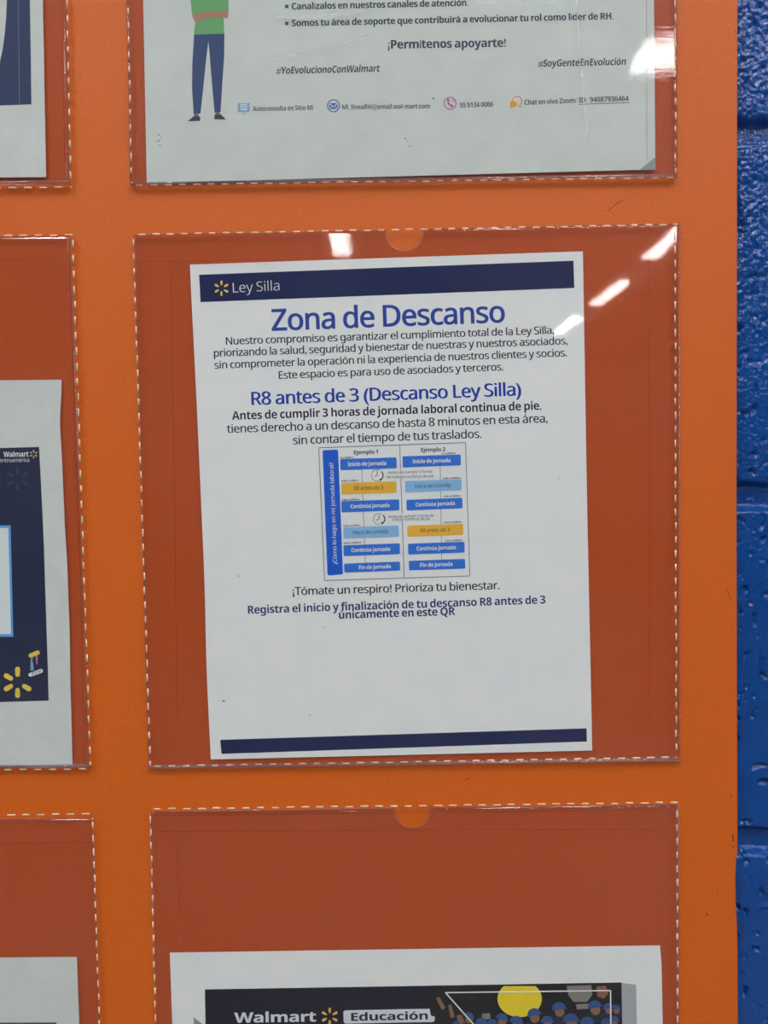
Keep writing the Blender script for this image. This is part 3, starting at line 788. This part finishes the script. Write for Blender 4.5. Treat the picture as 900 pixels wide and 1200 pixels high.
Geo(dM).poly([(-438, 623), (9.6, 618.6), (13, 743), (-434, 747)], P3).build('white_box', ink(188, 196, 198), bl)
g = Geo(dM); sunburst(g, 20.5, 561, 14, P2); tag(g.build('faint_sunburst', ink(52, 56, 74), bl), 'faint sunburst, barely lighter than the field')
g = Geo(dM)
for a in (0, 120, 180, 240, 300): g.petal(20.6, 799.6, a, 6.4, 18.3, 5.2, 6.0, P2)
g.petal(40, 766.5, 68, -6.9, 6.9, 4.8, 5.4, P2)
tag(g.build('large_sunburst', ink(232, 176, 70), bl), 'large yellow sunburst')
g = Geo(dM); g.line((37.6, 770), (36.6, 777), 2.0, P2); g.poly([(35.8, 776), (38.8, 776), (39.6, 785.6), (35.6, 786)], P2); g.build('blue_hanger', ink(108, 138, 180), bl)
g = Geo(dM); g.line((42.8, 768.6), (43.2, 774), 2.2, P2); g.line((43.2, 774), (43.2, 778.5), 1.4, P2); g.build('pink_hanger', ink(176, 112, 128), bl)
g = Geo(dM); g.petal(41.8, 788.5, 70, -9, 9, 4.4, 4.8, P2); g.build('white_basket', ink(196, 202, 208), bl)
g = Geo(dM)
for x in (37.5, 41.5, 45.5): g.line((x, 789.8 - (x - 41) * .3), (x + 2, 786.2 - (x - 41) * .3), 1.0, P3)
g.build('basket_marks', ink(60, 68, 90), bl)

# ---- lower left sheet
dL = sheet_depth(9.9, 0.00020)
ll = make_sheet('plain_sheet', [(-480, 1126), (90, 1121.5), (103, 1560), (-470, 1566)], dL, 'nearly plain white sheet standing in the bottom left pocket', M_paper_old, right=[(0, 0), (.2, .6), (1, 0)])
tag(Geo(dL).poly([(-440, 1200), (66, 1198.2), (74, 1500), (-430, 1506)], P1).build('printed_field', ink(58, 66, 72), ll), 'dark grey printed field')

# ---- lower right banner sheet
dB_ = sheet_depth(12.3, 0.00020)
bc = make_sheet('banner_sheet', [(199, 1116.5), (773.5, 1108), (784, 1555), (214, 1562)], dB_, 'white sheet with a dark education banner and crowd picture, bottom right of the board', M_paper, right=[(0, 0), (.05, 1.2), (.2, 1.0), (1, 0)])
bn = Geo(dB_).grid([(240, 1159.5), (728.3, 1151.3), (731, 1300), (243, 1308)], 30, 8, P1).build('banner', ink(18, 22, 40), bc); tag(bn, 'dark navy banner')
Geo(dB_).grid([(728.3, 1151.8), (745.5, 1154), (748, 1300), (731, 1300)], 2, 6, P1).build('grey_margin', ink(142, 148, 154), bc)
Geo(dB_).poly([(227, 1192), (241, 1203), (227, 1206)], P1).build('grey_wedge', ink(120, 126, 132), bc)
g = Geo(dB_); g.text('Walmart', (274.5, 1198.6), (370.5, 1197), 11.8, 0.006, 0, P2, True); g.build('banner_lettering', ink(186, 192, 198), bn)
g = Geo(dB_); sunburst(g, 386.4, 1191.2, 10.4, P2); g.build('sunburst_emblem', ink(206, 162, 84), bn)
Geo(dB_).rbox([(402.3, 1184), (509, 1182), (509.6, 1197.6), (402.8, 1199.6)], 3.2, P2).build('name_plate', ink(184, 190, 200), bn)
Geo(dB_).text('Educación', (411.5, 1196.3), (501.5, 1194.6), 9.2, 0.006, 0, P3, True).build('plate_lettering', ink(30, 36, 56), bn)
Geo(dB_).poly([(500, 1156), (727, 1152.4), (730, 1300), (520, 1302)], P2).build('crowd_picture', ink(26, 26, 32), bn)
ydisc = [(609 + 26 * math.cos(2 * math.pi * k / 40), max(1155.6, 1170.5 + 21.5 * math.sin(2 * math.pi * k / 40))) for k in range(40)]
Geo(dB_).poly(ydisc, P3).build('yellow_disc', ink(206, 180, 40), bn)
P5 = 0.00025
caps = Geo(dB_); skin = Geo(dB_); pale = Geo(dB_); coats = Geo(dB_)
rc = random.Random(4)
def cap_shape(x, y, r_):
    t = rc.uniform(-.35, .35)
    pts = [(r_ * math.cos(math.pi * k / 10), -r_ * .95 * math.sin(math.pi * k / 10)) for k in range(11)] + [(-r_ * .9, r_ * .12), (r_ * 1.25, r_ * .22)]
    caps.poly([(x + a_ * math.cos(t) - b_ * math.sin(t), y + a_ * math.sin(t) + b_ * math.cos(t)) for a_, b_ in pts], P5)
heads = [(655, 1182, 8), (626, 1189, 8), (669, 1196, 9), (697, 1180, 8), (713, 1181, 6), (641, 1197, 7), (549, 1192, 6), (588, 1194, 7), (605, 1198, 8), (688, 1199, 8), (719, 1196, 6), (564, 1199, 7), (577, 1200, 6), (710, 1199, 6), (535, 1201, 5), (722, 1182, 5)]
for x, y, r_ in heads:
    coats.disc(x, y + r_ * 1.5, r_ * 1.3, r_ * .9, 14, P4)
    skin.disc(x + r_ * .1, y + r_ * .45, r_ * .72, r_ * .75, 14, P4 + 0.00002)
    cap_shape(x, y, r_)
for pts in ([(511, 1170), (515, 1168), (522, 1181), (518, 1184)], [(525, 1178), (529, 1177), (533, 1192), (528, 1193)], [(535, 1190), (541, 1189), (546, 1203), (538, 1204)], [(699, 1156), (710, 1155), (713, 1164), (708, 1170), (700, 1168)]): skin.poly(pts, P4)
for pts in ([(664, 1155.5), (693, 1154.5), (694, 1166), (688, 1174), (672, 1174), (666, 1166)], [(675, 1177), (690, 1176), (690, 1182), (676, 1183)], [(565, 1188), (574, 1187), (575, 1194), (565, 1195)]): pale.poly(pts, P3)
caps.build('blue_caps', ink(46, 72, 122), bn); skin.build('faces', ink(118, 84, 64), bn); pale.build('pale_banners', ink(112, 112, 108), bn); coats.build('dark_coats', ink(30, 36, 58), bn)
g = Geo(dB_)
for a, b2 in (((522, 1163.2), (715.5, 1160.8)), ((522, 1163.2), (560, 1206)), ((715.5, 1160.8), (716.5, 1300))): g.line(a, b2, 1.5, 0.0003, 6)
g.build('white_outline', ink(204, 208, 206), bn)
